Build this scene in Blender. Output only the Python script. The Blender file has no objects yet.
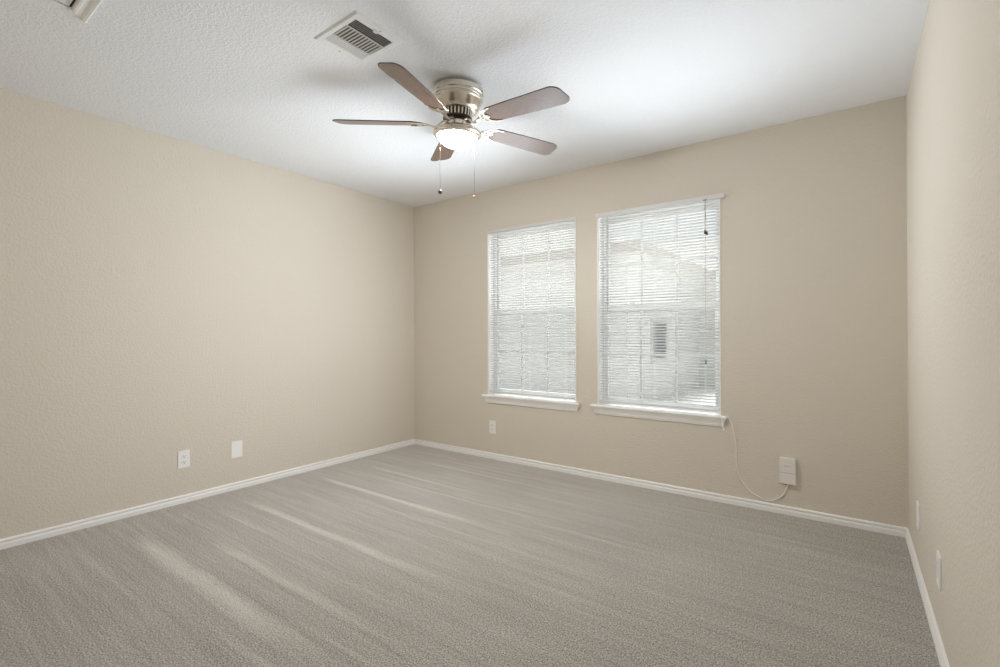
import bpy, bmesh, math, random
from mathutils import Vector, Matrix
random.seed(4)
S = bpy.context.scene
C = S.collection
PI = math.pi

# ---------------------------------------------------------------- camera
CAM = Vector((3.6257, -3.4556, 1.1276))
YAW, PITCH, ROLL, FPX = 0.6318, 0.001365, -0.003059, 477.82
fw = Vector((-math.sin(YAW)*math.cos(PITCH), math.cos(YAW)*math.cos(PITCH), math.sin(PITCH)))
rt = Vector((math.cos(YAW), math.sin(YAW), 0)); up = rt.cross(fw)
r2 = rt*math.cos(ROLL) + up*math.sin(ROLL); u2 = -rt*math.sin(ROLL) + up*math.cos(ROLL)
cd = bpy.data.cameras.new('camera'); cam = bpy.data.objects.new('camera', cd); C.objects.link(cam)
cd.sensor_width = 36; cd.lens = FPX/1000*36; cd.clip_start = 0.02
M = Matrix((r2, u2, -fw)).transposed().to_4x4(); M.translation = CAM
cam.matrix_world = M
S.camera = cam

# ---------------------------------------------------------------- light, exposure
SKY, SUN, BOWL, FILL = 1.5, 6.5, 116.0, 3.0
w = bpy.data.worlds.new('sky'); S.world = w; w.use_nodes = True
nt = w.node_tree; nt.nodes.clear()
wo = nt.nodes.new('ShaderNodeOutputWorld'); bg = nt.nodes.new('ShaderNodeBackground')
tc = nt.nodes.new('ShaderNodeTexCoord'); sx = nt.nodes.new('ShaderNodeSeparateXYZ')
cr = nt.nodes.new('ShaderNodeValToRGB')
cr.color_ramp.elements[0].position = 0.0; cr.color_ramp.elements[0].color = (.32, .32, .33, 1)
cr.color_ramp.elements[1].position = 0.9; cr.color_ramp.elements[1].color = (1.0, 1.03, 1.08, 1)
nt.links.new(tc.outputs['Generated'], sx.inputs[0]); nt.links.new(sx.outputs[2], cr.inputs[0])
nt.links.new(cr.outputs[0], bg.inputs[0]); bg.inputs[1].default_value = SKY
nt.links.new(bg.outputs[0], wo.inputs[0])
sd = bpy.data.lights.new('sun', 'SUN'); sd.energy = SUN; sd.angle = math.radians(25); sd.color = (1, 1, 1)
so = bpy.data.objects.new('sun', sd); C.objects.link(so)
so.rotation_euler = Vector((.15, -.22, -1)).to_track_quat('-Z', 'Y').to_euler()   # high hazy sun, lights the strip of ground between the houses

# added fill lamps standing in for blind-scattered light, aimed at ceiling and side walls
def daylight(loc, aim, sx_, sy_, energy, spread):
    ld = bpy.data.lights.new('window_daylight', 'AREA'); ld.shape = 'RECTANGLE'; ld.size = sx_; ld.size_y = sy_
    ld.energy = energy; ld.spread = math.radians(spread); ld.color = (.86, .93, 1)
    lo = bpy.data.objects.new('window_daylight', ld); C.objects.link(lo); lo.location = loc
    lo.rotation_euler = Vector(aim).to_track_quat('-Z', 'Y').to_euler()
for xm in (1.25, 2.85): daylight((xm, -.42, 1.15), (0, -.643, .766), .95, 1.0, FILL, 92)
daylight((2.40, -.42, 1.30), (-.80, -.58, .03), .7, 1.2, 5.2, 100)
daylight((1.55, -.30, 1.30), (.90, -.25, .20), .5, .9, 3.0, 84)

vs = S.view_settings
vs.view_transform = 'Standard'; vs.look = 'None'; vs.gamma = 1; vs.use_curve_mapping = False
vs.exposure = 0.58
S.cycles.use_denoising = True; S.cycles.use_adaptive_sampling = False
S.cycles.max_bounces = 14; S.cycles.diffuse_bounces = 8; S.cycles.glossy_bounces = 4
S.cycles.transparent_max_bounces = 12
S.cycles.sample_clamp_indirect = 8

# ---------------------------------------------------------------- materials
def mat(name, col, rough=.6, metal=0, spec=.5):
    m = bpy.data.materials.new(name); m.use_nodes = True
    b = m.node_tree.nodes['Principled BSDF']
    b.inputs['Base Color'].default_value = (*col, 1); b.inputs['Roughness'].default_value = rough
    b.inputs['Metallic'].default_value = metal; b.inputs['Specular IOR Level'].default_value = spec
    return m
def N(m, t, **kw):
    n = m.node_tree.nodes.new(t)
    for k, v in kw.items(): setattr(n, k, v)
    return n
def L(m, a, b): m.node_tree.links.new(a, b)
def bsdf(m): return m.node_tree.nodes['Principled BSDF']
def math_(m, op, a, b=None, c=None, clamp=False):
    n = N(m, 'ShaderNodeMath', operation=op); n.use_clamp = clamp
    for i, v in enumerate((a, b, c)):
        if v is None: continue
        if isinstance(v, (int, float)): n.inputs[i].default_value = v
        else: L(m, v, n.inputs[i])
    return n.outputs[0]
def objco(m):
    return N(m, 'ShaderNodeTexCoord').outputs['Object']
def noise(m, vec, scale, detail=3, rough=.5, stretch=None):
    if stretch:
        mp = N(m, 'ShaderNodeMapping'); mp.inputs['Scale'].default_value = stretch
        L(m, vec, mp.inputs[0]); vec = mp.outputs[0]
    n = N(m, 'ShaderNodeTexNoise'); n.inputs['Scale'].default_value = scale
    n.inputs['Detail'].default_value = detail; n.inputs['Roughness'].default_value = rough
    L(m, vec, n.inputs['Vector']); return n.outputs['Fac']
def bump(m, h, strength, dist):
    b = N(m, 'ShaderNodeBump'); b.inputs['Strength'].default_value = strength
    b.inputs['Distance'].default_value = dist; L(m, h, b.inputs['Height'])
    L(m, b.outputs[0], bsdf(m).inputs['Normal'])
def ramp(m, f, stops):
    r = N(m, 'ShaderNodeValToRGB'); e = r.color_ramp.elements
    while len(e) < len(stops): e.new(.5)
    for i, (p_, c_) in enumerate(stops):
        e[i].position = p_; e[i].color = (*c_, 1)
    L(m, f, r.inputs[0]); return r.outputs[0]

def plaster(name, col, scale, strength, dist):
    m = mat(name, col, .9, spec=.05); v = objco(m)
    a = noise(m, v, scale, 3, .55); b = noise(m, v, scale*.4, 2, .5)
    k = math_(m, 'MULTIPLY_ADD', math_(m, 'SUBTRACT', a, .42), 3.2, 0, clamp=True)
    k = math_(m, 'MULTIPLY_ADD', b, .6, k)
    bump(m, k, strength, dist)
    return m
WALL = plaster('wall_paint', (.72, .667, .585), 75, .32, .005)
CEIL = plaster('ceiling_paint', (.87, .895, .93), 85, .40, .005)
TRIM = mat('trim_paint', (.91, .91, .90), .45)
VINYL = mat('vinyl', (.82, .83, .83), .35)
PLASTIC = mat('white_plastic', (.92, .92, .91), .35)
CHARGER = mat('adapter_plastic', (.84, .81, .78), .4)
DARK = mat('dark_slot', (.05, .045, .04), .6)
BLACKP = mat('black_plastic', (.02, .015, .015), .4)
GREYM = mat('grey_mark', (.38, .35, .33), .6)
VENTM = mat('register_enamel', (.85, .86, .87), .4)
BACKING = mat('backing_dark', (.03, .026, .022), .8)  # near-black: shade painted onto the sheets behind louvres and hatch panel
CORDW = mat('white_cord', (.95, .93, .88), .6)
CORDG = mat('grey_cord', (.22, .21, .20), .6)

NICKEL = mat('brushed_nickel', (.74, .69, .61), .22, 1)
v = objco(NICKEL); nn = noise(NICKEL, v, 60, 3, .6, (1, 1, 14)); bump(NICKEL, nn, .12, .002)
bsdf(NICKEL).inputs['Anisotropic'].default_value = .5
WOOD = mat('walnut_blade', (.10, .06, .045), .24)
v = objco(WOOD)
g = noise(WOOD, v, 30, 5, .6, (1.2, 14, 14))
L(WOOD, ramp(WOOD, g, [(.3, (.105, .062, .045)), (.7, (.165, .105, .08))]), bsdf(WOOD).inputs['Base Color'])
bsdf(WOOD).inputs['Coat Weight'].default_value = .15; bsdf(WOOD).inputs['Coat Roughness'].default_value = .14
WOODE = mat('walnut_edge', (.05, .025, .02), .35)
FLY = mat('dark_bronze', (.06, .045, .035), .35, .8)

BLINDM = mat('blind_enamel', (.78, .78, .775), .4)
nt_ = BLINDM.node_tree; out = nt_.nodes['Material Output']
tr = N(BLINDM, 'ShaderNodeBsdfTranslucent'); tr.inputs[0].default_value = (.85, .85, .83, 1)
mx = N(BLINDM, 'ShaderNodeMixShader'); mx.inputs[0].default_value = .12
L(BLINDM, bsdf(BLINDM).outputs[0], mx.inputs[1]); L(BLINDM, tr.outputs[0], mx.inputs[2]); L(BLINDM, mx.outputs[0], out.inputs[0])

GLASS = bpy.data.materials.new('window_glass'); GLASS.use_nodes = True
n_ = GLASS.node_tree; n_.nodes.clear()
o_ = N(GLASS, 'ShaderNodeOutputMaterial'); t_ = N(GLASS, 'ShaderNodeBsdfTransparent'); g_ = N(GLASS, 'ShaderNodeBsdfGlossy')
t_.inputs[0].default_value = (.93, .95, .95, 1); g_.inputs['Roughness'].default_value = .02
mx = N(GLASS, 'ShaderNodeMixShader'); mx.inputs[0].default_value = .0
L(GLASS, t_.outputs[0], mx.inputs[1]); L(GLASS, g_.outputs[0], mx.inputs[2]); L(GLASS, mx.outputs[0], o_.inputs[0])
SCREEN = bpy.data.materials.new('insect_screen'); SCREEN.use_nodes = True
SCREEN.node_tree.nodes.clear()
o_ = N(SCREEN, 'ShaderNodeOutputMaterial'); t_ = N(SCREEN, 'ShaderNodeBsdfTransparent'); g_ = N(SCREEN, 'ShaderNodeBsdfDiffuse')
g_.inputs[0].default_value = (.12, .12, .13, 1)
mx = N(SCREEN, 'ShaderNodeMixShader'); mx.inputs[0].default_value = .20
L(SCREEN, t_.outputs[0], mx.inputs[1]); L(SCREEN, g_.outputs[0], mx.inputs[2]); L(SCREEN, mx.outputs[0], o_.inputs[0])

BOWLM = bpy.data.materials.new('lit_frosted_glass'); BOWLM.use_nodes = True
b_ = bsdf(BOWLM); b_.inputs['Base Color'].default_value = (.95, .92, .86, 1); b_.inputs['Roughness'].default_value = .3
b_.inputs['Emission Color'].default_value = (1, .965, .92, 1); b_.inputs['Emission Strength'].default_value = BOWL

# carpet: taupe cut pile with vacuum lanes running along x
CARPET = mat('carpet', (.3, .27, .24), .95, spec=.1)
v = objco(CARPET)
sp = N(CARPET, 'ShaderNodeSeparateXYZ'); L(CARPET, v, sp.inputs[0]); X, Y = sp.outputs[0], sp.outputs[1]
fine = noise(CARPET, v, 165, 4, .8)
mid = noise(CARPET, v, 60, 3, .6)
lane = noise(CARPET, v, 3.2, 4, .65, (.22, 6, 1))
big = noise(CARPET, v, 1.3, 2, .5)
furrow = noise(CARPET, v, 9, 3, .6, (.25, 7, 1))
wob = noise(CARPET, v, 2.2, 3, .6)
edge = noise(CARPET, v, 26, 3, .7)
tot = None
# (y, x start, x end, half-width, strength)
STREAKS = [(-2.50, .36, 2.35, .045, 1.0), (-2.27, .80, 2.5, .028, .7), (-1.85, .32, 2.3, .026, .95), (-1.245, .22, 2.15, .026, .95),
           (-.82, .26, 1.7, .018, .7), (-.45, .5, 2.1, .016, .6), (-2.74, .25, 1.1, .025, .45), (-1.55, .3, 1.4, .012, .35),
           (-.62, .9, 1.6, .03, .35), (-2.05, .3, 1.7, .010, .35), (-2.62, 1.6, 3.2, .014, .5), (-2.40, 1.9, 3.4, .012, .45), (-1.40, 1.0, 3.0, .010, .35), (-.98, .5, 2.4, .010, .4), (-.30, .6, 2.6, .010, .35), (-1.02, 1.9, 3.3, .02, .45), (-1.62, 2.2, 3.3, .018, .4), (-2.0, 2.3, 3.5, .02, .35)]
for (y0, x0, x1, hw, s) in STREAKS:
    wy = math_(CARPET, 'MULTIPLY_ADD', wob, .05, -.025 - y0)
    d = math_(CARPET, 'ABSOLUTE', math_(CARPET, 'ADD', Y, wy))
    d = math_(CARPET, 'MULTIPLY_ADD', math_(CARPET, 'SUBTRACT', edge, .5), hw*1.2, d)
    a = math_(CARPET, 'SUBTRACT', 1.25, math_(CARPET, 'DIVIDE', d, hw*1.1), clamp=True)
    xi = math_(CARPET, 'DIVIDE', math_(CARPET, 'SUBTRACT', X, x0), .28, clamp=True)
    xo = math_(CARPET, 'DIVIDE', math_(CARPET, 'SUBTRACT', x1, X), .7, clamp=True)
    a = math_(CARPET, 'MULTIPLY', math_(CARPET, 'MULTIPLY', a, xi), math_(CARPET, 'MULTIPLY', xo, s))
    tot = a if tot is None else math_(CARPET, 'MAXIMUM', tot, a)
f = math_(CARPET, 'MULTIPLY_ADD', math_(CARPET, 'SUBTRACT', fine, .5), 4.6, .5)
f = math_(CARPET, 'MULTIPLY_ADD', math_(CARPET, 'SUBTRACT', mid, .5), .35, f)
f = math_(CARPET, 'MULTIPLY_ADD', math_(CARPET, 'SUBTRACT', lane, .5), .42, f)
f = math_(CARPET, 'MULTIPLY_ADD', math_(CARPET, 'SUBTRACT', big, .5), .2, f)
f = math_(CARPET, 'MULTIPLY_ADD', math_(CARPET, 'SUBTRACT', furrow, .5), .36, f)
f = math_(CARPET, 'MULTIPLY_ADD', tot, .34, f)
L(CARPET, ramp(CARPET, f, [(0, (.20, .188, .170)), (.5, (.555, .515, .470)), (1, (.93, .90, .85))]), bsdf(CARPET).inputs['Base Color'])
hh = math_(CARPET, 'MULTIPLY_ADD', furrow, .5, math_(CARPET, 'MULTIPLY_ADD', mid, .6, fine))
bump(CARPET, hh, .9, .010)
bsdf(CARPET).inputs['Sheen Weight'].default_value = .25

SIDING = mat('house_siding', (.64, .63, .61), .7)
v = objco(SIDING); sp = N(SIDING, 'ShaderNodeSeparateXYZ'); L(SIDING, v, sp.inputs[0])
bump(SIDING, math_(SIDING, 'FRACT', math_(SIDING, 'DIVIDE', sp.outputs[2], .16)), .6, .02)
SOFFIT = mat('soffit_paint', (.55, .53, .50), .7)
FASCIA = mat('fascia_paint', (.42, .38, .34), .7)
ROOF = mat('roof_shingle', (.45, .42, .39), .9)
L(ROOF, ramp(ROOF, noise(ROOF, objco(ROOF), 12, 4, .7), [(.3, (.20, .185, .17)), (.7, (.30, .28, .26))]), bsdf(ROOF).inputs['Base Color'])
HGLASS = mat('dark_glass', (.10, .11, .13), .15)
GROUND = mat('pale_gravel', (.4, .38, .28), .95)
L(GROUND, ramp(GROUND, noise(GROUND, objco(GROUND), 5, 5, .7), [(.3, (.66, .65, .62)), (.7, (.80, .79, .76))]), bsdf(GROUND).inputs['Base Color'])

# ---------------------------------------------------------------- helpers
def obj(name, bm, m, parent=None, smooth=False, loc=None):
    me = bpy.data.meshes.new(name)
    if smooth:
        for f_ in bm.faces: f_.smooth = True
    bmesh.ops.recalc_face_normals(bm, faces=bm.faces)
    bm.to_mesh(me); bm.free()
    o = bpy.data.objects.new(name, me); C.objects.link(o)
    me.materials.append(m)
    if smooth:
        try: me.set_sharp_from_angle(angle=math.radians(smooth if smooth is not True else 40))
        except Exception: pass
    if parent: o.parent = parent
    if loc: o.location = loc
    return o
def struct(name, bm, m, **k):
    o = obj(name, bm, m, **k); o['kind'] = 'structure'; return o
def empty(name, loc, rot=(0, 0, 0)):
    o = bpy.data.objects.new(name, None); C.objects.link(o); o.empty_display_size = .1
    o.location = loc; o.rotation_euler = rot; return o
def tag(o, label, cat, group=None):
    o['label'] = label; o['category'] = cat
    if group: o['group'] = group
    return o
def box(bm, x0, x1, y0, y1, z0, z1, mtx=None):
    vs_ = [bm.verts.new((x, y, z)) for x in (x0, x1) for y in (y0, y1) for z in (z0, z1)]
    if mtx:
        for q in vs_: q.co = mtx @ q.co
    for a in ((0, 1, 3, 2), (4, 6, 7, 5), (0, 4, 5, 1), (2, 3, 7, 6), (0, 2, 6, 4), (1, 5, 7, 3)):
        bm.faces.new([vs_[i] for i in a])
    return vs_
def bevel(bm, w_, seg=2):
    bmesh.ops.bevel(bm, geom=list(bm.edges), offset=w_, segments=seg, affect='EDGES', clamp_overlap=True)
def BB(*a, bev=0, seg=2):
    bm = bmesh.new(); box(bm, *a)
    if bev: bevel(bm, bev, seg)
    return bm
def sweep(bm, prof, axis_pts, frame, cap=True):
    """prof: list of (a,b); axis_pts: points; frame(i)->(A,B) vectors"""
    rings = []
    for i, P in enumerate(axis_pts):
        A, B = frame(i); rings.append([bm.verts.new(Vector(P) + A*a + B*b) for a, b in prof])
    n = len(prof)
    for i in range(len(rings)-1):
        for j in range(n):
            bm.faces.new((rings[i][j], rings[i][(j+1) % n], rings[i+1][(j+1) % n], rings[i+1][j]))
    if cap: bm.faces.new(rings[0]); bm.faces.new(rings[-1][::-1])
def lathe(bm, prof, seg=48, c=(0, 0)):
    rings = []
    for r, z in prof:
        if r < 1e-5: rings.append([bm.verts.new((c[0], c[1], z))])
        else: rings.append([bm.verts.new((c[0]+r*math.cos(2*PI*k/seg), c[1]+r*math.sin(2*PI*k/seg), z)) for k in range(seg)])
    for a, b in zip(rings, rings[1:]):
        for k in range(seg):
            q = [a[k % len(a)], a[(k+1) % len(a)], b[(k+1) % len(b)], b[k % len(b)]]
            u = []
            for x in q:
                if x not in u: u.append(x)
            if len(u) > 2: bm.faces.new(u)
def tube(bm, pts, r, seg=8):
    pts = [Vector(q) for q in pts]; rings = []
    rr = r if isinstance(r, (list, tuple)) else [r]*len(pts)
    ref = Vector((0, 0, 1))
    for i, q in enumerate(pts):
        t = (pts[min(i+1, len(pts)-1)] - pts[max(i-1, 0)]).normalized()
        a = ref - t*ref.dot(t)
        if a.length < 1e-3: a = Vector((1, 0, 0)) - t*t.x
        a.normalize(); ref = a; b = t.cross(a)
        rings.append([bm.verts.new(q + (a*math.cos(2*PI*k/seg) + b*math.sin(2*PI*k/seg))*rr[i]) for k in range(seg)])
    for A, B in zip(rings, rings[1:]):
        for k in range(seg): bm.faces.new((A[k], A[(k+1) % seg], B[(k+1) % seg], B[k]))
    bm.faces.new(rings[0][::-1]); bm.faces.new(rings[-1])
def spline(pts, n=8):
    P = [Vector(q) for q in pts]; out_ = []
    for i in range(len(P)-1):
        a, b, c, d = P[max(i-1, 0)], P[i], P[i+1], P[min(i+2, len(P)-1)]
        for k in range(n):
            t = k/n
            out_.append(.5*((2*b) + (c-a)*t + (2*a-5*b+4*c-d)*t*t + (-a+3*b-3*c+d)*t**3))
    out_.append(P[-1]); return out_
def plate2d(outlines, th, bev=0):
    """flat plate with holes in the xy plane, thickness th centred on z=0 -> bmesh"""
    cu = bpy.data.curves.new('tmp', 'CURVE'); cu.dimensions = '2D'; cu.fill_mode = 'BOTH'
    cu.extrude = th/2 - bev; cu.bevel_depth = bev; cu.bevel_resolution = 1; cu.offset = -bev
    for ol in outlines:
        s = cu.splines.new('POLY'); s.points.add(len(ol)-1)
        for q, (x, y) in zip(s.points, ol): q.co = (x, y, 0, 1)
        s.use_cyclic_u = True
    o = bpy.data.objects.new('tmp', cu); C.objects.link(o)
    dg = bpy.context.evaluated_depsgraph_get(); dg.update()
    me = bpy.data.meshes.new_from_object(o.evaluated_get(dg)); bm = bmesh.new(); bm.from_mesh(me)
    bpy.data.objects.remove(o); bpy.data.curves.remove(cu); bpy.data.meshes.remove(me)
    bmesh.ops.remove_doubles(bm, verts=bm.verts, dist=1e-6)
    return bm

# ---------------------------------------------------------------- room shell
W, D, H = 3.8826, -3.92, 2.44
T = .14
WIN = [dict(x0=.960, x1=1.853, z0=.572, z1=2.068, s0=.914, s1=1.893),
       dict(x0=2.040, x1=2.928, z0=.572, z1=2.056, s0=1.990, s1=2.970)]
struct('floor', BB(-T, W+T, D-T, T, -.12, 0), CARPET)
struct('ceiling', BB(-T, W+T, D-T, T, H, H+.12), CEIL)
struct('wall_left', BB(-T, 0, D-T, T, 0, H), WALL)
struct('wall_right', BB(W, W+T, D-T, T, 0, H), WALL)
bm = bmesh.new()
xs = [0, WIN[0]['x0'], WIN[0]['x1'], WIN[1]['x0'], WIN[1]['x1'], W]
for i in range(5):
    if i in (1, 3):
        q = WIN[i//2]; box(bm, xs[i], xs[i+1], 0, T, 0, q['z0']); box(bm, xs[i], xs[i+1], 0, T, q['z1'], H)
    else: box(bm, xs[i], xs[i+1], 0, T, 0, H)
bmesh.ops.remove_doubles(bm, verts=bm.verts, dist=1e-5)
struct('wall_back', bm, WALL)
# rear wall (behind the camera) with the room's own door
DX0, DX1, DH = 2.05, 2.86, 2.03
bm = bmesh.new()
box(bm, 0, DX0, D-T, D, 0, H); box(bm, DX1, W, D-T, D, 0, H); box(bm, DX0, DX1, D-T, D, DH, H)
struct('wall_rear', bm, WALL)

BP = [(0, 0), (.014, 0), (.014, .024), (.0115, .028), (.0080, .031), (.0080, .036), (.012, .039), (.012, .045), (.009, .050), (0, .052)]
def baseboard(name, a, b, inward):
    bm = bmesh.new()
    sweep(bm, BP, [a, b], lambda i: (Vector(inward), Vector((0, 0, 1))))
    struct(name, bm, TRIM)
baseboard('baseboard_left', (0, D, 0), (0, 0, 0), (1, 0, 0))
baseboard('baseboard_back', (0, 0, 0), (W, 0, 0), (0, -1, 0))
baseboard('baseboard_right', (W, D, 0), (W, 0, 0), (-1, 0, 0))
bm = bmesh.new()
for a, b in ((0, DX0-.06), (DX1+.06, W)):
    sweep(bm, BP, [(a, D, 0), (b, D, 0)], lambda i: (Vector((0, 1, 0)), Vector((0, 0, 1))))
struct('baseboard_rear', bm, TRIM)
dr = empty('door_1', (DX0, D, 0)); dr['kind'] = 'structure'
bm = bmesh.new(); box(bm, .004, DX1-DX0-.004, -.075, -.04, .012, DH-.004)
for zz in ((.2, .9), (1.05, 1.85)):
    for xx in ((.12, .37), (.44, .69)): box(bm, xx[0], xx[1], -.041, -.034, zz[0], zz[1])
obj('door_panel', bm, TRIM, dr)
bm = bmesh.new()
for a in ((-.06, .006, 0, DH+.06), (DX1-DX0-.006, DX1-DX0+.06, 0, DH+.06), (-.06, DX1-DX0+.06, DH-.006, DH+.06)):
    box(bm, a[0], a[1], 0, .016, a[2], a[3])
obj('door_casing', bm, TRIM, dr)
bm = bmesh.new(); lathe(bm, [(0, 0), (.03, 0), (.03, .008), (.012, .012), (.012, .03), (.026, .045), (.026, .055), (0, .065)], 20)
k_ = obj('door_handle', bm, NICKEL, dr, smooth=True); k_.rotation_euler = (-PI/2, 0, 0); k_.location = (.74, -.04, .95)

# ---------------------------------------------------------------- windows
def window(n, q):
    x0, x1, z0, z1 = q['x0'], q['x1'], q['z0'], q['z1']; w_, h_ = x1-x0, z1-z0
    e = empty('window_%d' % n, (x0, 0, z0)); e['kind'] = 'structure'
    def part(name, bm, m, par=e, **k): return obj(name, bm, m, par, **k)
    bm = bmesh.new()     # thin white liner round the opening
    box(bm, 0, .007, -.003, .075, 0, h_); box(bm, w_-.007, w_, -.003, .075, 0, h_); box(bm, .007, w_-.007, -.003, .075, h_-.007, h_)
    part('window_liner', bm, TRIM)
    bm = bmesh.new(); F = .024
    box(bm, 0, F, .075, .138, 0, h_); box(bm, w_-F, w_, .075, .138, 0, h_)
    box(bm, F, w_-F, .075, .138, h_-F, h_); box(bm, F, w_-F, .075, .138, 0, .022)
    part('window_frame', bm, VINYL)
    zm = 1.322 - z0
    def sash(name, ya, yb, za, zb, bar):
        bm = bmesh.new()
        xa, xb = F, w_-F; R_ = .027
        box(bm, xa, xa+R_, ya, yb, za, zb); box(bm, xb-R_, xb, ya, yb, za, zb)
        box(bm, xa+R_, xb-R_, ya, yb, za, za+bar[0]); box(bm, xa+R_, xb-R_, ya, yb, zb-bar[1], zb)
        s_ = part(name, bm, VINYL)
        gx0, gx1, gz0, gz1 = xa+R_, xb-R_, za+bar[0], zb-bar[1]; ym = (ya+yb)/2
        obj('glass_pane', BB(gx0, gx1, ym-.003, ym+.003, gz0, gz1), GLASS, s_)
        bm = bmesh.new()
        for k in (1, 2):
            c_ = gx0+(gx1-gx0)*k/3; box(bm, c_-.009, c_+.009, ym-.009, ym-.004, gz0, gz1)
        c_ = (gz0+gz1)/2
        for k in range(3):
            a_ = gx0+(gx1-gx0)*k/3+(.009 if k else 0); b2 = gx0+(gx1-gx0)*(k+1)/3-(.009 if k < 2 else 0)
            box(bm, a_, b2, ym-.009, ym-.004, c_-.009, c_+.009)
        obj('muntin_grid', bm, VINYL, s_)
        return s_
    sash('lower_sash', .080, .105, .022, zm+.030, (.034, .040))
    sash('upper_sash', .108, .133, zm-.028, h_-F, (.040, .035))
    bm = bmesh.new()
    for k in (.28, .72): box(bm, w_*k-.025, w_*k+.025, .072, .090, zm+.030, zm+.042); 
    part('sash_lock', bm, VINYL)
    part('insect_screen', BB(F, w_-F, .1335, .1345, F, zm), SCREEN)
    # stool with rounded nose and horns, apron moulding below it
    s0, s1 = q['s0']-x0, q['s1']-x0
    pr = [(.075, 0), (.075, -.020), (-.030, -.020), (-.035, -.016), (-.037, -.010), (-.035, -.004), (-.030, 0)]
    bm = bmesh.new()
    sweep(bm, [(a, b) for a, b in pr], [(.0, 0, .006), (w_, 0, .006)], lambda i: (Vector((0, 1, 0)), Vector((0, 0, 1))))
    hp = [(0, 0), (0, -.020), (-.030, -.020), (-.035, -.016), (-.037, -.010), (-.035, -.004), (-.030, 0)]
    sweep(bm, hp, [(s0, 0, .006), (0, 0, .006)], lambda i: (Vector((0, 1, 0)), Vector((0, 0, 1))))
    sweep(bm, hp, [(w_, 0, .006), (s1, 0, .006)], lambda i: (Vector((0, 1, 0)), Vector((0, 0, 1))))
    part('window_stool', bm, TRIM)
    ap = [(0, -.014), (-.026, -.014), (-.025, -.024), (-.019, -.036), (-.015, -.050), (-.015, -.056), (-.010, -.060), (-.010, -.066), (0, -.070)]
    bm = bmesh.new(); a0, a1 = s0+.012, s1-.012; ra, rb = [], []
    for (a, b) in ap:
        ins = (.026 + a)                 # returned ends follow the profile
        ra.append(bm.verts.new((a0+ins, a, b))); rb.append(bm.verts.new((a1-ins, a, b)))
    m_ = len(ap)
    for j in range(m_-1): bm.faces.new((ra[j], ra[j+1], rb[j+1], rb[j]))
    wa = [bm.verts.new((a0+.026+a if a else a0+.026, 0, b)) for a, b in ap]; wb = [bm.verts.new((a1-.026-a if a else a1-.026, 0, b)) for a, b in ap]
    for j in range(m_-1):
        bm.faces.new((ra[j+1], ra[j], wa[j], wa[j+1])); bm.faces.new((rb[j], rb[j+1], wb[j+1], wb[j]))
    bmesh.ops.remove_doubles(bm, verts=bm.verts, dist=1e-6)
    part('window_apron', bm, TRIM)
window(1, WIN[0]); window(2, WIN[1])

# ---------------------------------------------------------------- blinds
TILT = math.radians(20)
def blind(q, label, xa, xb, zt, hr, extras):
    """hanging at the wall face; xa..xb slat span, zt underside of headrail, zb underside of bottom rail"""
    e = empty('window_blind', ((xa+xb)/2, .012, q['z0']+.01)); tag(e, label, 'window blind', 'white mini blinds on the two windows')
    ox, oy, oz = e.location
    def P(name, bm, m, **k):
        bmesh.ops.translate(bm, verts=bm.verts, vec=(-ox, -oy, -oz)); return obj(name, bm, m, e, **k)
    P('headrail', BB(hr[0], hr[1], hr[2], hr[3], zt, zt+hr[4], bev=.003), BLINDM)
    zb = q['z0']+.046; pitch = .0209; n = int((zt-.008-zb)/pitch)
    bm = bmesh.new(); yc = .016; hw = .0125
    for i in range(n):
        z = zt-.012-i*pitch; pts = []
        j = 0
        for k in range(5):
            s = -1+k*.5; yy = s*hw; zz = .0022*(1-s*s)
            a = TILT+j
            pts.append((yc + yy*math.cos(a) + zz*math.sin(a), z - yy*math.sin(a) + zz*math.cos(a)))
        A = [bm.verts.new((xa, y, z_)) for y, z_ in pts]; B = [bm.verts.new((xb, y, z_)) for y, z_ in pts]
        A2 = [bm.verts.new((xa, y, z_-.0005)) for y, z_ in pts]; B2 = [bm.verts.new((xb, y, z_-.0005)) for y, z_ in pts]
        for k in range(4):
            bm.faces.new((A[k], A[k+1], B[k+1], B[k])); bm.faces.new((A2[k+1], A2[k], B2[k], B2[k+1]))
        bm.faces.new((A[0], B[0], B2[0], A2[0])); bm.faces.new((A[4], A2[4], B2[4], B[4]))
    P('slats', bm, BLINDM, smooth=True)
    P('bottom_rail', BB(xa, xb, yc-.012, yc+.012, zb-.018, zb-.005, bev=.003), BLINDM)
    for t in (.10, .5, .90):
        x = xa+(xb-xa)*t; bm = bmesh.new()
        for y in (yc-.0135, yc+.0135): tube(bm, [(x, y, zt), (x, y, zb-.006)], .0007, 5)
        P('ladder_cord', bm, CORDW)
    bm = bmesh.new(); wx = extras['wand'][0]
    tube(bm, [(wx, -.004, zt-.004), (wx-.001, -.005, extras['wand'][1])], .0022, 6)
    wd = P('tilt_wand', bm, CLEARG)
    for (x, z, big_) in extras.get('cords', ()):
        bm = bmesh.new(); tube(bm, [(x, -.030, zt+.012), (x, -.030, z+.012)], .0011, 6)
        c_ = P('pull_cord', bm, CORDG)
        bm = bmesh.new()
        lathe(bm, [(0, z+.016), (.004, z+.014), (.0075 if big_ else .005, z-.006), (.008 if big_ else .005, z-.012), (0, z-.015)], 12, (x, -.030))
        if big_: lathe(bm, [(0, z+.006), (.004, z+.004), (.007, z-.014), (.007, z-.020), (0, z-.023)], 12, (x+.011, -.027))
        t_ = P('tassel', bm, BLACKP, smooth=True)
    for (x, z) in extras.get('clips', ()):
        P('valance_clip', BB(x-.011, x+.011, hr[2]-.004, hr[2]+.002, zt-.004, zt+.006, bev=.001), GREYM if z else PLASTIC)
CLEARG = mat('grey_wand', (.45, .45, .46), .3)
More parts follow.
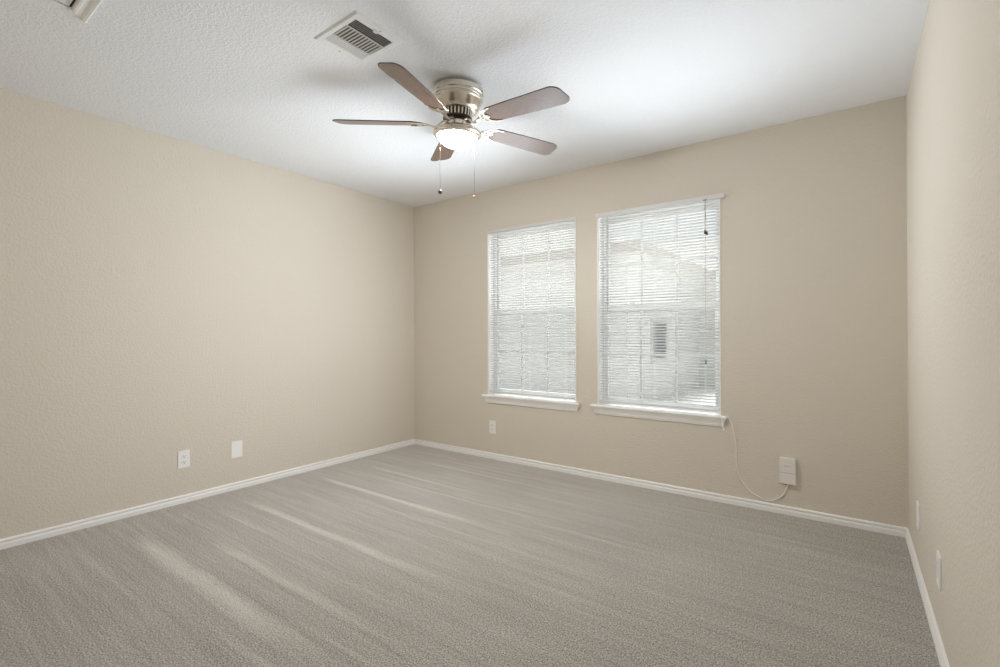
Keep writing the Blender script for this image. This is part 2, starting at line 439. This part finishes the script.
blind(WIN[0], 'white mini blind covering the left window, shorter headrail flush with the wall', .975, 1.838, 2.040, (.962, 1.851, -.012, .030, .026),
      dict(wand=(1.078, 1.32)))
blind(WIN[1], 'white mini blind in the right window with dark cord tassels and overhanging headrail', 2.054, 2.915, 2.028, (2.036, 2.957, -.030, -.002, .030),
      dict(wand=(2.125, 1.295), cords=((2.839, 1.814, True), (2.841, .935, False)), clips=((2.839, 1),)))

# ---------------------------------------------------------------- wall plates
def rrect(w_, h_, r, n=4):
    out_ = []
    for cx, cy, a0 in ((w_/2-r, h_/2-r, 0), (-w_/2+r, h_/2-r, PI/2), (-w_/2+r, -h_/2+r, PI), (w_/2-r, -h_/2+r, 1.5*PI)):
        for k in range(n+1): out_.append((cx+r*math.cos(a0+k*PI/2/n), cy+r*math.sin(a0+k*PI/2/n)))
    return out_
def plate_root(name, loc, facing, label, cat, group=None):
    # local: x right, y = out of wall is -Y ; facing = rotation about z
    return tag(empty(name, loc, (0, 0, facing)), label, cat, group)
RX = Matrix.Rotation(PI/2, 4, 'X')      # xy plate -> xz plate, +z -> -y (out of the wall)
def face_plate(e, outl, th, y, m, name, bev=.0012, par=None):
    bm = plate2d(outl, th, bev); bmesh.ops.transform(bm, matrix=Matrix.Translation((0, y, 0)) @ RX, verts=bm.verts)
    return obj(name, bm, m, par or e)
def duplex(loc, facing, label):
    e = plate_root('wall_outlet', loc, facing, label, 'outlet', 'duplex outlets low on the walls')
    face_plate(e, [rrect(.071, .116, .005)], .006, -.003, PLASTIC, 'cover_plate')
    for s in (1, -1):
        ol = [(.0165*math.cos(a), max(-.0125, min(.0125, .0165*math.sin(a)))) for a in [2*PI*k/28 for k in range(28)]]
        r_ = face_plate(e, [ol], .004, -.0075, PLASTIC, 'receptacle', .0006); r_.location = (0, 0, s*.0195)
        bm = bmesh.new()
        box(bm, -.0078, -.0054, -.0098, -.0094, -.001, .0072); box(bm, .0054, .0078, -.0098, -.0094, 0, .0062)
        obj('slot', bm, DARK, r_)
        bm = bmesh.new(); lathe(bm, [(0, 0), (.0028, 0), (.0028, .0004), (0, .0004)], 12)
        bmesh.ops.transform(bm, matrix=Matrix.Translation((0, -.0094, -.0065)) @ RX, verts=bm.verts); obj('ground_hole', bm, DARK, r_)
    bm = bmesh.new(); lathe(bm, [(0, 0), (.003, 0), (.0025, .0012), (0, .0014)], 12)
    bmesh.ops.transform(bm, matrix=Matrix.Translation((0, -.006, 0)) @ RX, verts=bm.verts); obj('screw', bm, VENTM, e)
    return e
def blank(loc, facing, label, w_=.078):
    e = plate_root('blank_cover_plate', loc, facing, label, 'cover plate', 'blank cover plates low on the walls')
    face_plate(e, [rrect(w_, .118, .005)], .006, -.003, PLASTIC, 'plate')
    for s in (1, -1):
        bm = bmesh.new(); lathe(bm, [(0, 0), (.003, 0), (.0025, .0012), (0, .0014)], 12)
        bmesh.ops.transform(bm, matrix=Matrix.Translation((0, -.006, s*.03)) @ RX, verts=bm.verts); obj('screw', bm, PLASTIC, e)
    return e
duplex((0, -2.116, .292), PI/2, 'white duplex outlet on the left wall, left of the blank plate')
blank((0, -1.772, .291), PI/2, 'plain white cover plate on the left wall, right of the duplex outlet')
duplex((1.013, 0, .286), 0, 'small white duplex outlet on the window wall below the left window')
blank((W, -.52, .280), -PI/2, 'white cover plate on the right wall nearest the far corner')
blank((W, -1.158, .281), -PI/2, 'white cover plate on the right wall nearer the viewer, above the baseboard')

# ---------------------------------------------------------------- plugged-in adapter and its cable
e = tag(empty('plug_in_adapter', (3.314, 0, .276)), 'white plug-in adapter low on the window wall, its thin cable looping to the sill', 'adapter')
bm = BB(-.043, .043, -.034, -.0, -.079, .079, bev=.003); obj('case', bm, CHARGER, e)
obj('seam', BB(-.0425, .0425, -.0345, -.0335, -.011, -.009), GREYM, e)
bm = bmesh.new()          # the faint little word across the front
for i, (wd, ht) in enumerate(((.004, .005), (.004, .003), (.003, .003), (.0035, .005), (.004, .003), (.003, .004))):
    x = -.017+i*.0058; box(bm, x, x+wd, -.0346, -.0338, .030, .030+ht)
obj('logo', bm, GREYM, e)
pts = spline([(3.318, -.012, .199), (3.310, -.010, .176), (3.279, -.008, .112), (3.212, -.007, .068), (3.165, -.008, .078), (3.102, -.007, .110), (3.046, -.007, .182),
              (3.027, -.007, .245), (3.021, -.006, .320), (3.021, -.006, .389), (3.010, -.010, .455), (2.998, -.018, .530), (2.982, -.022, .568), (2.972, -.022, .581), (2.962, -.020, .5815)], 6)
bm = bmesh.new(); tube(bm, pts, .0026, 8)
bmesh.ops.translate(bm, verts=bm.verts, vec=(-3.314, 0, -.276)); obj('cable', bm, CORDW, e, smooth=True)
pts = spline([(2.90, -.012, .582), (2.925, -.030, .5825), (2.936, -.041, .572), (2.946, -.042, .540), (2.950, -.041, .510), (2.954, -.040, .487)], 5)
bm = bmesh.new(); tube(bm, pts, [.0026]*(len(pts)-4)+[.0032, .0042, .0042, .0035], 8)
tag(obj('loose_cord', bm, CORDW, smooth=True), 'short white cord end hanging over the right corner of the right sill', 'cord')

# ---------------------------------------------------------------- ceiling register
e = tag(empty('ceiling_vent', (1.868, -2.111, H)), 'white metal three-way ceiling register beside the fan', 'air vent')
ow, oh, iw, ih = .150, .1265, .112, .099     # half sizes
bm = bmesh.new()
def ring(a, b, z): return [bm.verts.new((sx_*a, sy_*b, z)) for sx_, sy_ in ((-1, -1), (1, -1), (1, 1), (-1, 1))]
rs = [ring(ow, oh, 0), ring(ow, oh, -.0015), ring(ow-.008, oh-.008, -.0065), ring(iw, ih, -.0065), ring(iw, ih, 0)]
for a, b in zip(rs, rs[1:]):
    for k in range(4): bm.faces.new((a[k], a[(k+1) % 4], b[(k+1) % 4], b[k]))
obj('frame', bm, VENTM, e)
obj('dark_backing', BB(-iw, iw, -ih, ih, -.0015, -.0003), BACKING, e)  # plate painted dark as the duct's shade; the ceiling is uncut
def louvre(bm, c, along, length, ang, wd=.0105, th=.0009, zc=-.0050):
    # blade centred at c, running along axis 'x' or 'y'
    m_ = Matrix.Translation((c[0], c[1], zc)) @ (Matrix.Rotation(PI/2, 4, 'Z') if along == 'y' else Matrix.Identity(4)) @ Matrix.Rotation(ang, 4, 'X')
    box(bm, -length/2, length/2, -wd/2, wd/2, -th/2, th/2, m_)
bm = bmesh.new()
for k in range(5): louvre(bm, (iw-.004-k*.0108, 0), 'y', 2*ih, math.radians(36), wd=.0058)
obj('louvre_bank', bm, VENTM, e)
bm = bmesh.new()
for k in range(12): louvre(bm, (-.002+.003, -ih+.010+k*.0163), 'x', .094, math.radians(-38), wd=.0070)
box(bm, .0475, .0505, -ih, ih, -.0088, -.003); box(bm, -.0495, -.0465, -ih, ih, -.0088, -.003)
obj('louvre_bank', bm, VENTM, e)
bm = bmesh.new()
for k in range(6): louvre(bm, (-iw+.005+k*.0108, 0), 'y', 2*ih, math.radians(-30), wd=.0050)
obj('louvre_bank', bm, VENTM, e)
obj('damper_lever', BB(iw-.003, iw+.010, -.012, .010, -.014, -.008, bev=.001), VENTM, e)
for x, y in ((iw+.02, .012), (-iw-.02, -.005)):
    bm = bmesh.new(); lathe(bm, [(0, -.008), (.004, -.008), (.0035, -.0095), (0, -.010)], 12, (x, y)); obj('screw', bm, GREYM, e)

# ---------------------------------------------------------------- attic hatch at the picture's top left corner
e = tag(empty('attic_hatch', (1.50, -3.20, H)), 'white trimmed ceiling access hatch, its corner showing at top left', 'attic hatch')
hx0, hx1, hy0, hy1 = 1.119-1.5, 1.88-1.5, -3.42+3.2, -2.926+3.2
obj('panel', BB(hx0+.008, hx1-.008, hy0+.008, hy1-.008, -.004, -.0005), CEIL, e)
obj('gap', BB(hx0, hx1, hy0, hy1, -.0006, 0), BACKING, e)
prof = [(0, 0), (0, -.012), (.006, -.017), (.014, -.017), (.019, -.010), (.038, -.008), (.043, -.016), (.048, -.018), (.051, -.010), (.055, -.012), (.060, -.008), (.061, 0)]
def casing(p0, p1, d0, d1):
    bm = bmesh.new(); A, B = [], []
    for a, b in prof:
        A.append(bm.verts.new(Vector(p0)+Vector(d0)*a+Vector((0, 0, b)))); B.append(bm.verts.new(Vector(p1)+Vector(d1)*a+Vector((0, 0, b))))
    n = len(prof)
    for j in range(n): bm.faces.new((A[j], A[(j+1) % n], B[(j+1) % n], B[j]))
    bm.faces.new(A); bm.faces.new(B[::-1])
    obj('casing', bm, TRIM, e)
casing((hx0, hy1, 0), (hx1, hy1, 0), (-1, 1, 0), (1, 1, 0))
casing((hx1, hy1, 0), (hx1, hy0, 0), (1, 1, 0), (1, -1, 0))
casing((hx1, hy0, 0), (hx0, hy0, 0), (1, -1, 0), (-1, -1, 0))
bm = bmesh.new()
vv = [bm.verts.new(q) for q in ((hx0, hy1, 0), (hx0-.067, hy1+.067, 0), (hx0-.067, hy0-.067, 0), (hx0, hy0, 0))]
vv2 = [bm.verts.new(q.co+Vector((0, 0, -.004))) for q in vv]
bm.faces.new(vv2); bm.faces.new(vv[::-1])
for j in range(4): bm.faces.new((vv[j], vv[(j+1) % 4], vv2[(j+1) % 4], vv2[j]))
obj('flat_trim', bm, CEIL, e)

# ---------------------------------------------------------------- ceiling fan
nrm = Vector((.0643, -.0184, 1)).normalized()
q_ = Vector((0, 0, 1)).rotation_difference(nrm)
fan = empty('ceiling_fan', (1.949, -1.531, 2.4308)); fan.rotation_mode = 'QUATERNION'; fan.rotation_quaternion = q_
tag(fan, 'brushed nickel hugger ceiling fan with five walnut blades and a lit glass bowl', 'ceiling fan')
bm = bmesh.new(); lathe(bm, [(0, .0025), (.085, .0025), (.09, 0), (.09, -.002), (0, -.002)], 40); obj('mounting_plate', bm, FLY, fan)
bm = bmesh.new()
lathe(bm, [(0, -.001), (.125, -.001), (.1315, -.004), (.133, -.010), (.133, -.030), (.1295, -.034), (.1295, -.037), (.132, -.041), (.1315, -.046), (.127, -.049), (.127, -.052),
           (.130, -.056), (.129, -.061), (.125, -.064), (.126, -.068), (.120, -.082), (.111, -.100), (.103, -.112), (.094, -.117), (.078, -.118), (0, -.118)], 72)
obj('motor_housing', bm, NICKEL, fan, smooth=30)
for k in range(3):
    m_ = Matrix.Rotation(math.radians(20+25*k), 4, 'Z') @ Matrix.Translation((.133, 0, -.020)) @ Matrix.Rotation(PI/2, 4, 'Y')
    bm = bmesh.new(); lathe(bm, [(0, 0), (.004, 0), (.003, .002), (0, .0025)], 10); bmesh.ops.transform(bm, matrix=m_, verts=bm.verts)
    obj('housing_screw', bm, FLY, fan)
bm = bmesh.new(); lathe(bm, [(0, -.118), (.066, -.118), (.062, -.150), (0, -.150)], 36); obj('vent_core', bm, FLY, fan, smooth=30)
bm = bmesh.new()
for k in range(24):
    m_ = Matrix.Rotation(2*PI*k/24, 4, 'Z')
    vv = box(bm, .060, .078, -.0042, .0042, -.149, -.117, m_)
    for x in vv:
        if x.co.z < -.14: x.co.x *= .94; x.co.y *= .94
bevel(bm, .0012, 1)
obj('vent_fins', bm, NICKEL, fan)
bm = bmesh.new(); lathe(bm, [(0, -.149), (.072, -.149), (.078, -.152), (.078, -.160), (.070, -.164), (0, -.164)], 40); obj('flywheel', bm, FLY, fan, smooth=30)
bm = bmesh.new(); lathe(bm, [(0, -.163), (.048, -.163), (.051, -.166), (.051, -.196), (.047, -.199), (0, -.199)], 40); obj('switch_housing', bm, NICKEL, fan, smooth=30)
bm = bmesh.new()
lathe(bm, [(0, -.198), (.046, -.198), (.060, -.201), (.086, -.206), (.110, -.213), (.123, -.221), (.1285, -.229), (.1275, -.237), (.120, -.245), (.109, -.250), (.104, -.246),
           (.104, -.242), (0, -.240)], 72)
obj('light_pan', bm, NICKEL, fan, smooth=30)
bm = bmesh.new(); pr_ = [(.1010, -.241)]
for k in range(0, 13): a = PI/2*k/12; pr_.append((.1010*math.cos(a), -.247-.058*math.sin(a)))
pr_[-1] = (0, -.305)
lathe(bm, pr_, 64); obj('glass_bowl', bm, BOWLM, fan, smooth=True)

def blade_mesh():
    R0, R1 = .185, .668; w0, w1 = .056, .0675
    ol = [(R0+.012, -w0*.55), (R0+.05, -w0), (R0+.2, -w0-.006), (R1-.06, -w1)]
    for k in range(1, 9):
        a = -PI/2+PI/2*k/8; ol.append((R1-.06+.052*math.cos(a), -w1+.045+.045*math.sin(a)))
    for k in range(0, 9):
        a = PI/2*k/8; ol.append((R1-.046+.046*math.cos(a), w1-.040+.040*math.sin(a)))
    ol += [(R0+.2, w0+.006), (R0+.05, w0), (R0+.012, w0*.55), (R0, .012), (R0, -.012)]
    return plate2d([ol], .0055, .0012)
def ell(cx, cy, a, b, rot=0, n=14):
    return [(cx+a*math.cos(t)*math.cos(rot)-b*math.sin(t)*math.sin(rot), cy+a*math.cos(t)*math.sin(rot)+b*math.sin(t)*math.cos(rot)) for t in [2*PI*k/n for k in range(n)]]
def iron_plate():
    half = spline([(.148, -.0085, 0), (.162, -.014, 0), (.172, -.030, 0), (.190, -.046, 0), (.215, -.0535, 0), (.258, -.056, 0), (.262, -.052, 0), (.235, -.045, 0), (.216, -.034, 0), (.208, -.018, 0), (.220, -.009, 0), (.224, 0, 0)], 4)
    lo = [(q.x, q.y) for q in half]; hi = [(x, -y) for x, y in lo[::-1]][1:]
    return plate2d([lo+hi, ell(.190, -.021, .012, .0065, -1.0), ell(.190, .021, .012, .0065, 1.0), ell(.181, 0, .010, .005)], .004, .0008)
PITCH_ = Matrix.Rotation(math.radians(-12), 4, 'X'); ZB = -.181
proto = None
for k in range(5):
    ang = 1.2137 + 2*PI/5*k
    if proto is None:
        bm = blade_mesh(); bmesh.ops.transform(bm, matrix=Matrix.Translation((0, 0, ZB)) @ PITCH_, verts=bm.verts)
        bl = obj('blade', bm, WOOD, fan); bl.data.materials.append(WOODE)
        for f_ in bl.data.polygons:
            if abs((PITCH_.inverted() @ f_.normal.to_4d()).z) < .5 and f_.area < .01: f_.material_index = 1
        bm = iron_plate(); bmesh.ops.transform(bm, matrix=Matrix.Translation((0, 0, ZB)) @ PITCH_ @ Matrix.Translation((0, 0, -.0052)), verts=bm.verts)
        arm = spline([(.055, 0, -.1655), (.078, 0, -.168), (.095, 0, -.182), (.112, 0, -.196), (.132, 0, -.195), (.152, 0, -.188), (.168, 0, -.1858)], 5)
        sweep(bm, [(-.009, -.0028), (.009, -.0028), (.0075, .0028), (-.0075, .0028)], arm,
              lambda i: (Vector((0, 1, 0)), (arm[min(i+1, len(arm)-1)]-arm[max(i-1, 0)]).normalized().cross(Vector((0, 1, 0)))*-1))
        ir = obj('blade_iron', bm, NICKEL, fan)
        sc = []
        for x, y in ((.235, -.049), (.235, .049), (.216, 0)):
            bm = bmesh.new(); lathe(bm, [(0, -.0098), (.003, -.009), (.0042, -.0072), (0, -.007)], 10, (x, y))
            bmesh.ops.transform(bm, matrix=Matrix.Translation((0, 0, ZB)) @ PITCH_, verts=bm.verts)
            sc.append(obj('blade_screw', bm, NICKEL, ir))
        proto = (bl, ir, *sc)
    else:
        bl, ir, *sc = [o.copy() for o in proto]
        for o in (bl, ir, *sc): C.objects.link(o)
        for o in sc: o.parent = ir
    bl.rotation_euler = ir.rotation_euler = (0, 0, ang)

fin = fan.matrix_world if False else (Matrix.Translation(fan.location) @ q_.to_matrix().to_4x4())
def chain(off, dep, ztop, zend, ball, bm_mat, rad):
    P0 = Vector(fan.location) + rt*off - Vector((fw.x, fw.y, 0)).normalized()*dep
    inv = fin.inverted(); bm = bmesh.new()
    a = Vector((P0.x, P0.y, ztop)); b = Vector((P0.x, P0.y, zend))
    tube(bm, [inv @ a, inv @ b], .0009, 6)
    n = int((ztop-zend)/.006)
    for i in range(n):
        c_ = inv @ a.lerp(b, (i+.5)/n)
        bmesh.ops.create_icosphere(bm, subdivisions=1, radius=.0014, matrix=Matrix.Translation(c_))
    ch = obj('pull_chain', bm, CHAINM, fan)
    bm = bmesh.new(); c_ = inv @ b
    lathe(bm, [(0, rad*1.15), (rad*.35, rad*1.05), (rad*.8, rad*.6), (rad, 0), (rad*.8, -rad*.6), (rad*.4, -rad*.92), (0, -rad)], 18)
    bmesh.ops.translate(bm, verts=bm.verts, vec=c_); obj(ball, bm, bm_mat, ch, smooth=True)
CHAINM = mat('chain_metal', (.42, .39, .34), .5, .6)
BRASSY = mat('light_wood_knob', (.62, .48, .32), .4)
DARKW = mat('dark_wood_knob', (.10, .075, .06), .4)
chain(-.0885, .092, 2.206, 1.858, 'pull_knob', DARKW, .011)
chain(.088, .096, 2.200, 1.830, 'pull_knob', BRASSY, .0085)

# ---------------------------------------------------------------- outside: neighbour's house and ground
g_ = struct('ground', BB(-40, 40, T+.02, 60, -.45, -.30), GROUND)
hs = tag(empty('neighbour_house', (0, 5, -.3)), 'pale sided neighbouring house with a low shingled roof seen through the blinds', 'house')
def HP(name, bm, m, par=hs):
    if par is hs: bmesh.ops.translate(bm, verts=bm.verts, vec=(0, -5, .3))
    return obj(name, bm, m, par)
bm = bmesh.new()
box(bm, -9, .40, 4.85, 12, -.3, 2.55); box(bm, .40, 12, 9.9, 14, -.3, 2.55)
HP('wall', bm, SIDING)
def roofslab(bm, P):           # P: 4 corners of the upper face, thickness .16
    a = [bm.verts.new(q) for q in P]; b = [bm.verts.new((q[0], q[1], q[2]-.16)) for q in P]
    bm.faces.new(a); bm.faces.new(b[::-1])
    for j in range(4): bm.faces.new((a[j], b[j], b[(j+1) % 4], a[(j+1) % 4]))
bm = bmesh.new()
roofslab(bm, [(-9.5, 4.4, 2.68), (.80, 4.4, 2.68), (-3.2, 8.4, 4.2), (-9.5, 8.4, 4.2)])
roofslab(bm, [(.80, 4.4, 2.68), (.80, 9.45, 2.68), (-3.2, 13, 4.2), (-3.2, 8.4, 4.2)])
roofslab(bm, [(.80, 9.45, 2.68), (12.5, 9.45, 2.68), (12.5, 13, 4.2), (-3.2, 13, 4.2)])
HP('roof', bm, ROOF)
bm = bmesh.new()
box(bm, -9.5, .82, 4.37, 4.40, 2.50, 2.70); box(bm, .80, .83, 4.40, 9.45, 2.50, 2.70); box(bm, .80, 12.5, 9.42, 9.45, 2.50, 2.70)
HP('fascia', bm, FASCIA)
bm = bmesh.new()
box(bm, -9.5, .80, 4.40, 4.85, 2.50, 2.53); box(bm, .40, .80, 4.85, 9.9, 2.50, 2.53); box(bm, .80, 12.5, 9.45, 9.9, 2.50, 2.53)
HP('soffit', bm, SOFFIT)
bm = bmesh.new()
for a in ((6.05, 7.10, .54, .62), (6.05, 7.10, 1.36, 1.44), (6.05, 6.16, .62, 1.36), (7.0, 7.10, .62, 1.36)): box(bm, .40, .43, *a)
wf = HP('window', bm, SOFFIT)
bm = BB(.401, .41, 6.16, 7.0, .62, 1.36); bmesh.ops.translate(bm, verts=bm.verts, vec=(0, -5, .3)); obj('pane', bm, HGLASS, wf)
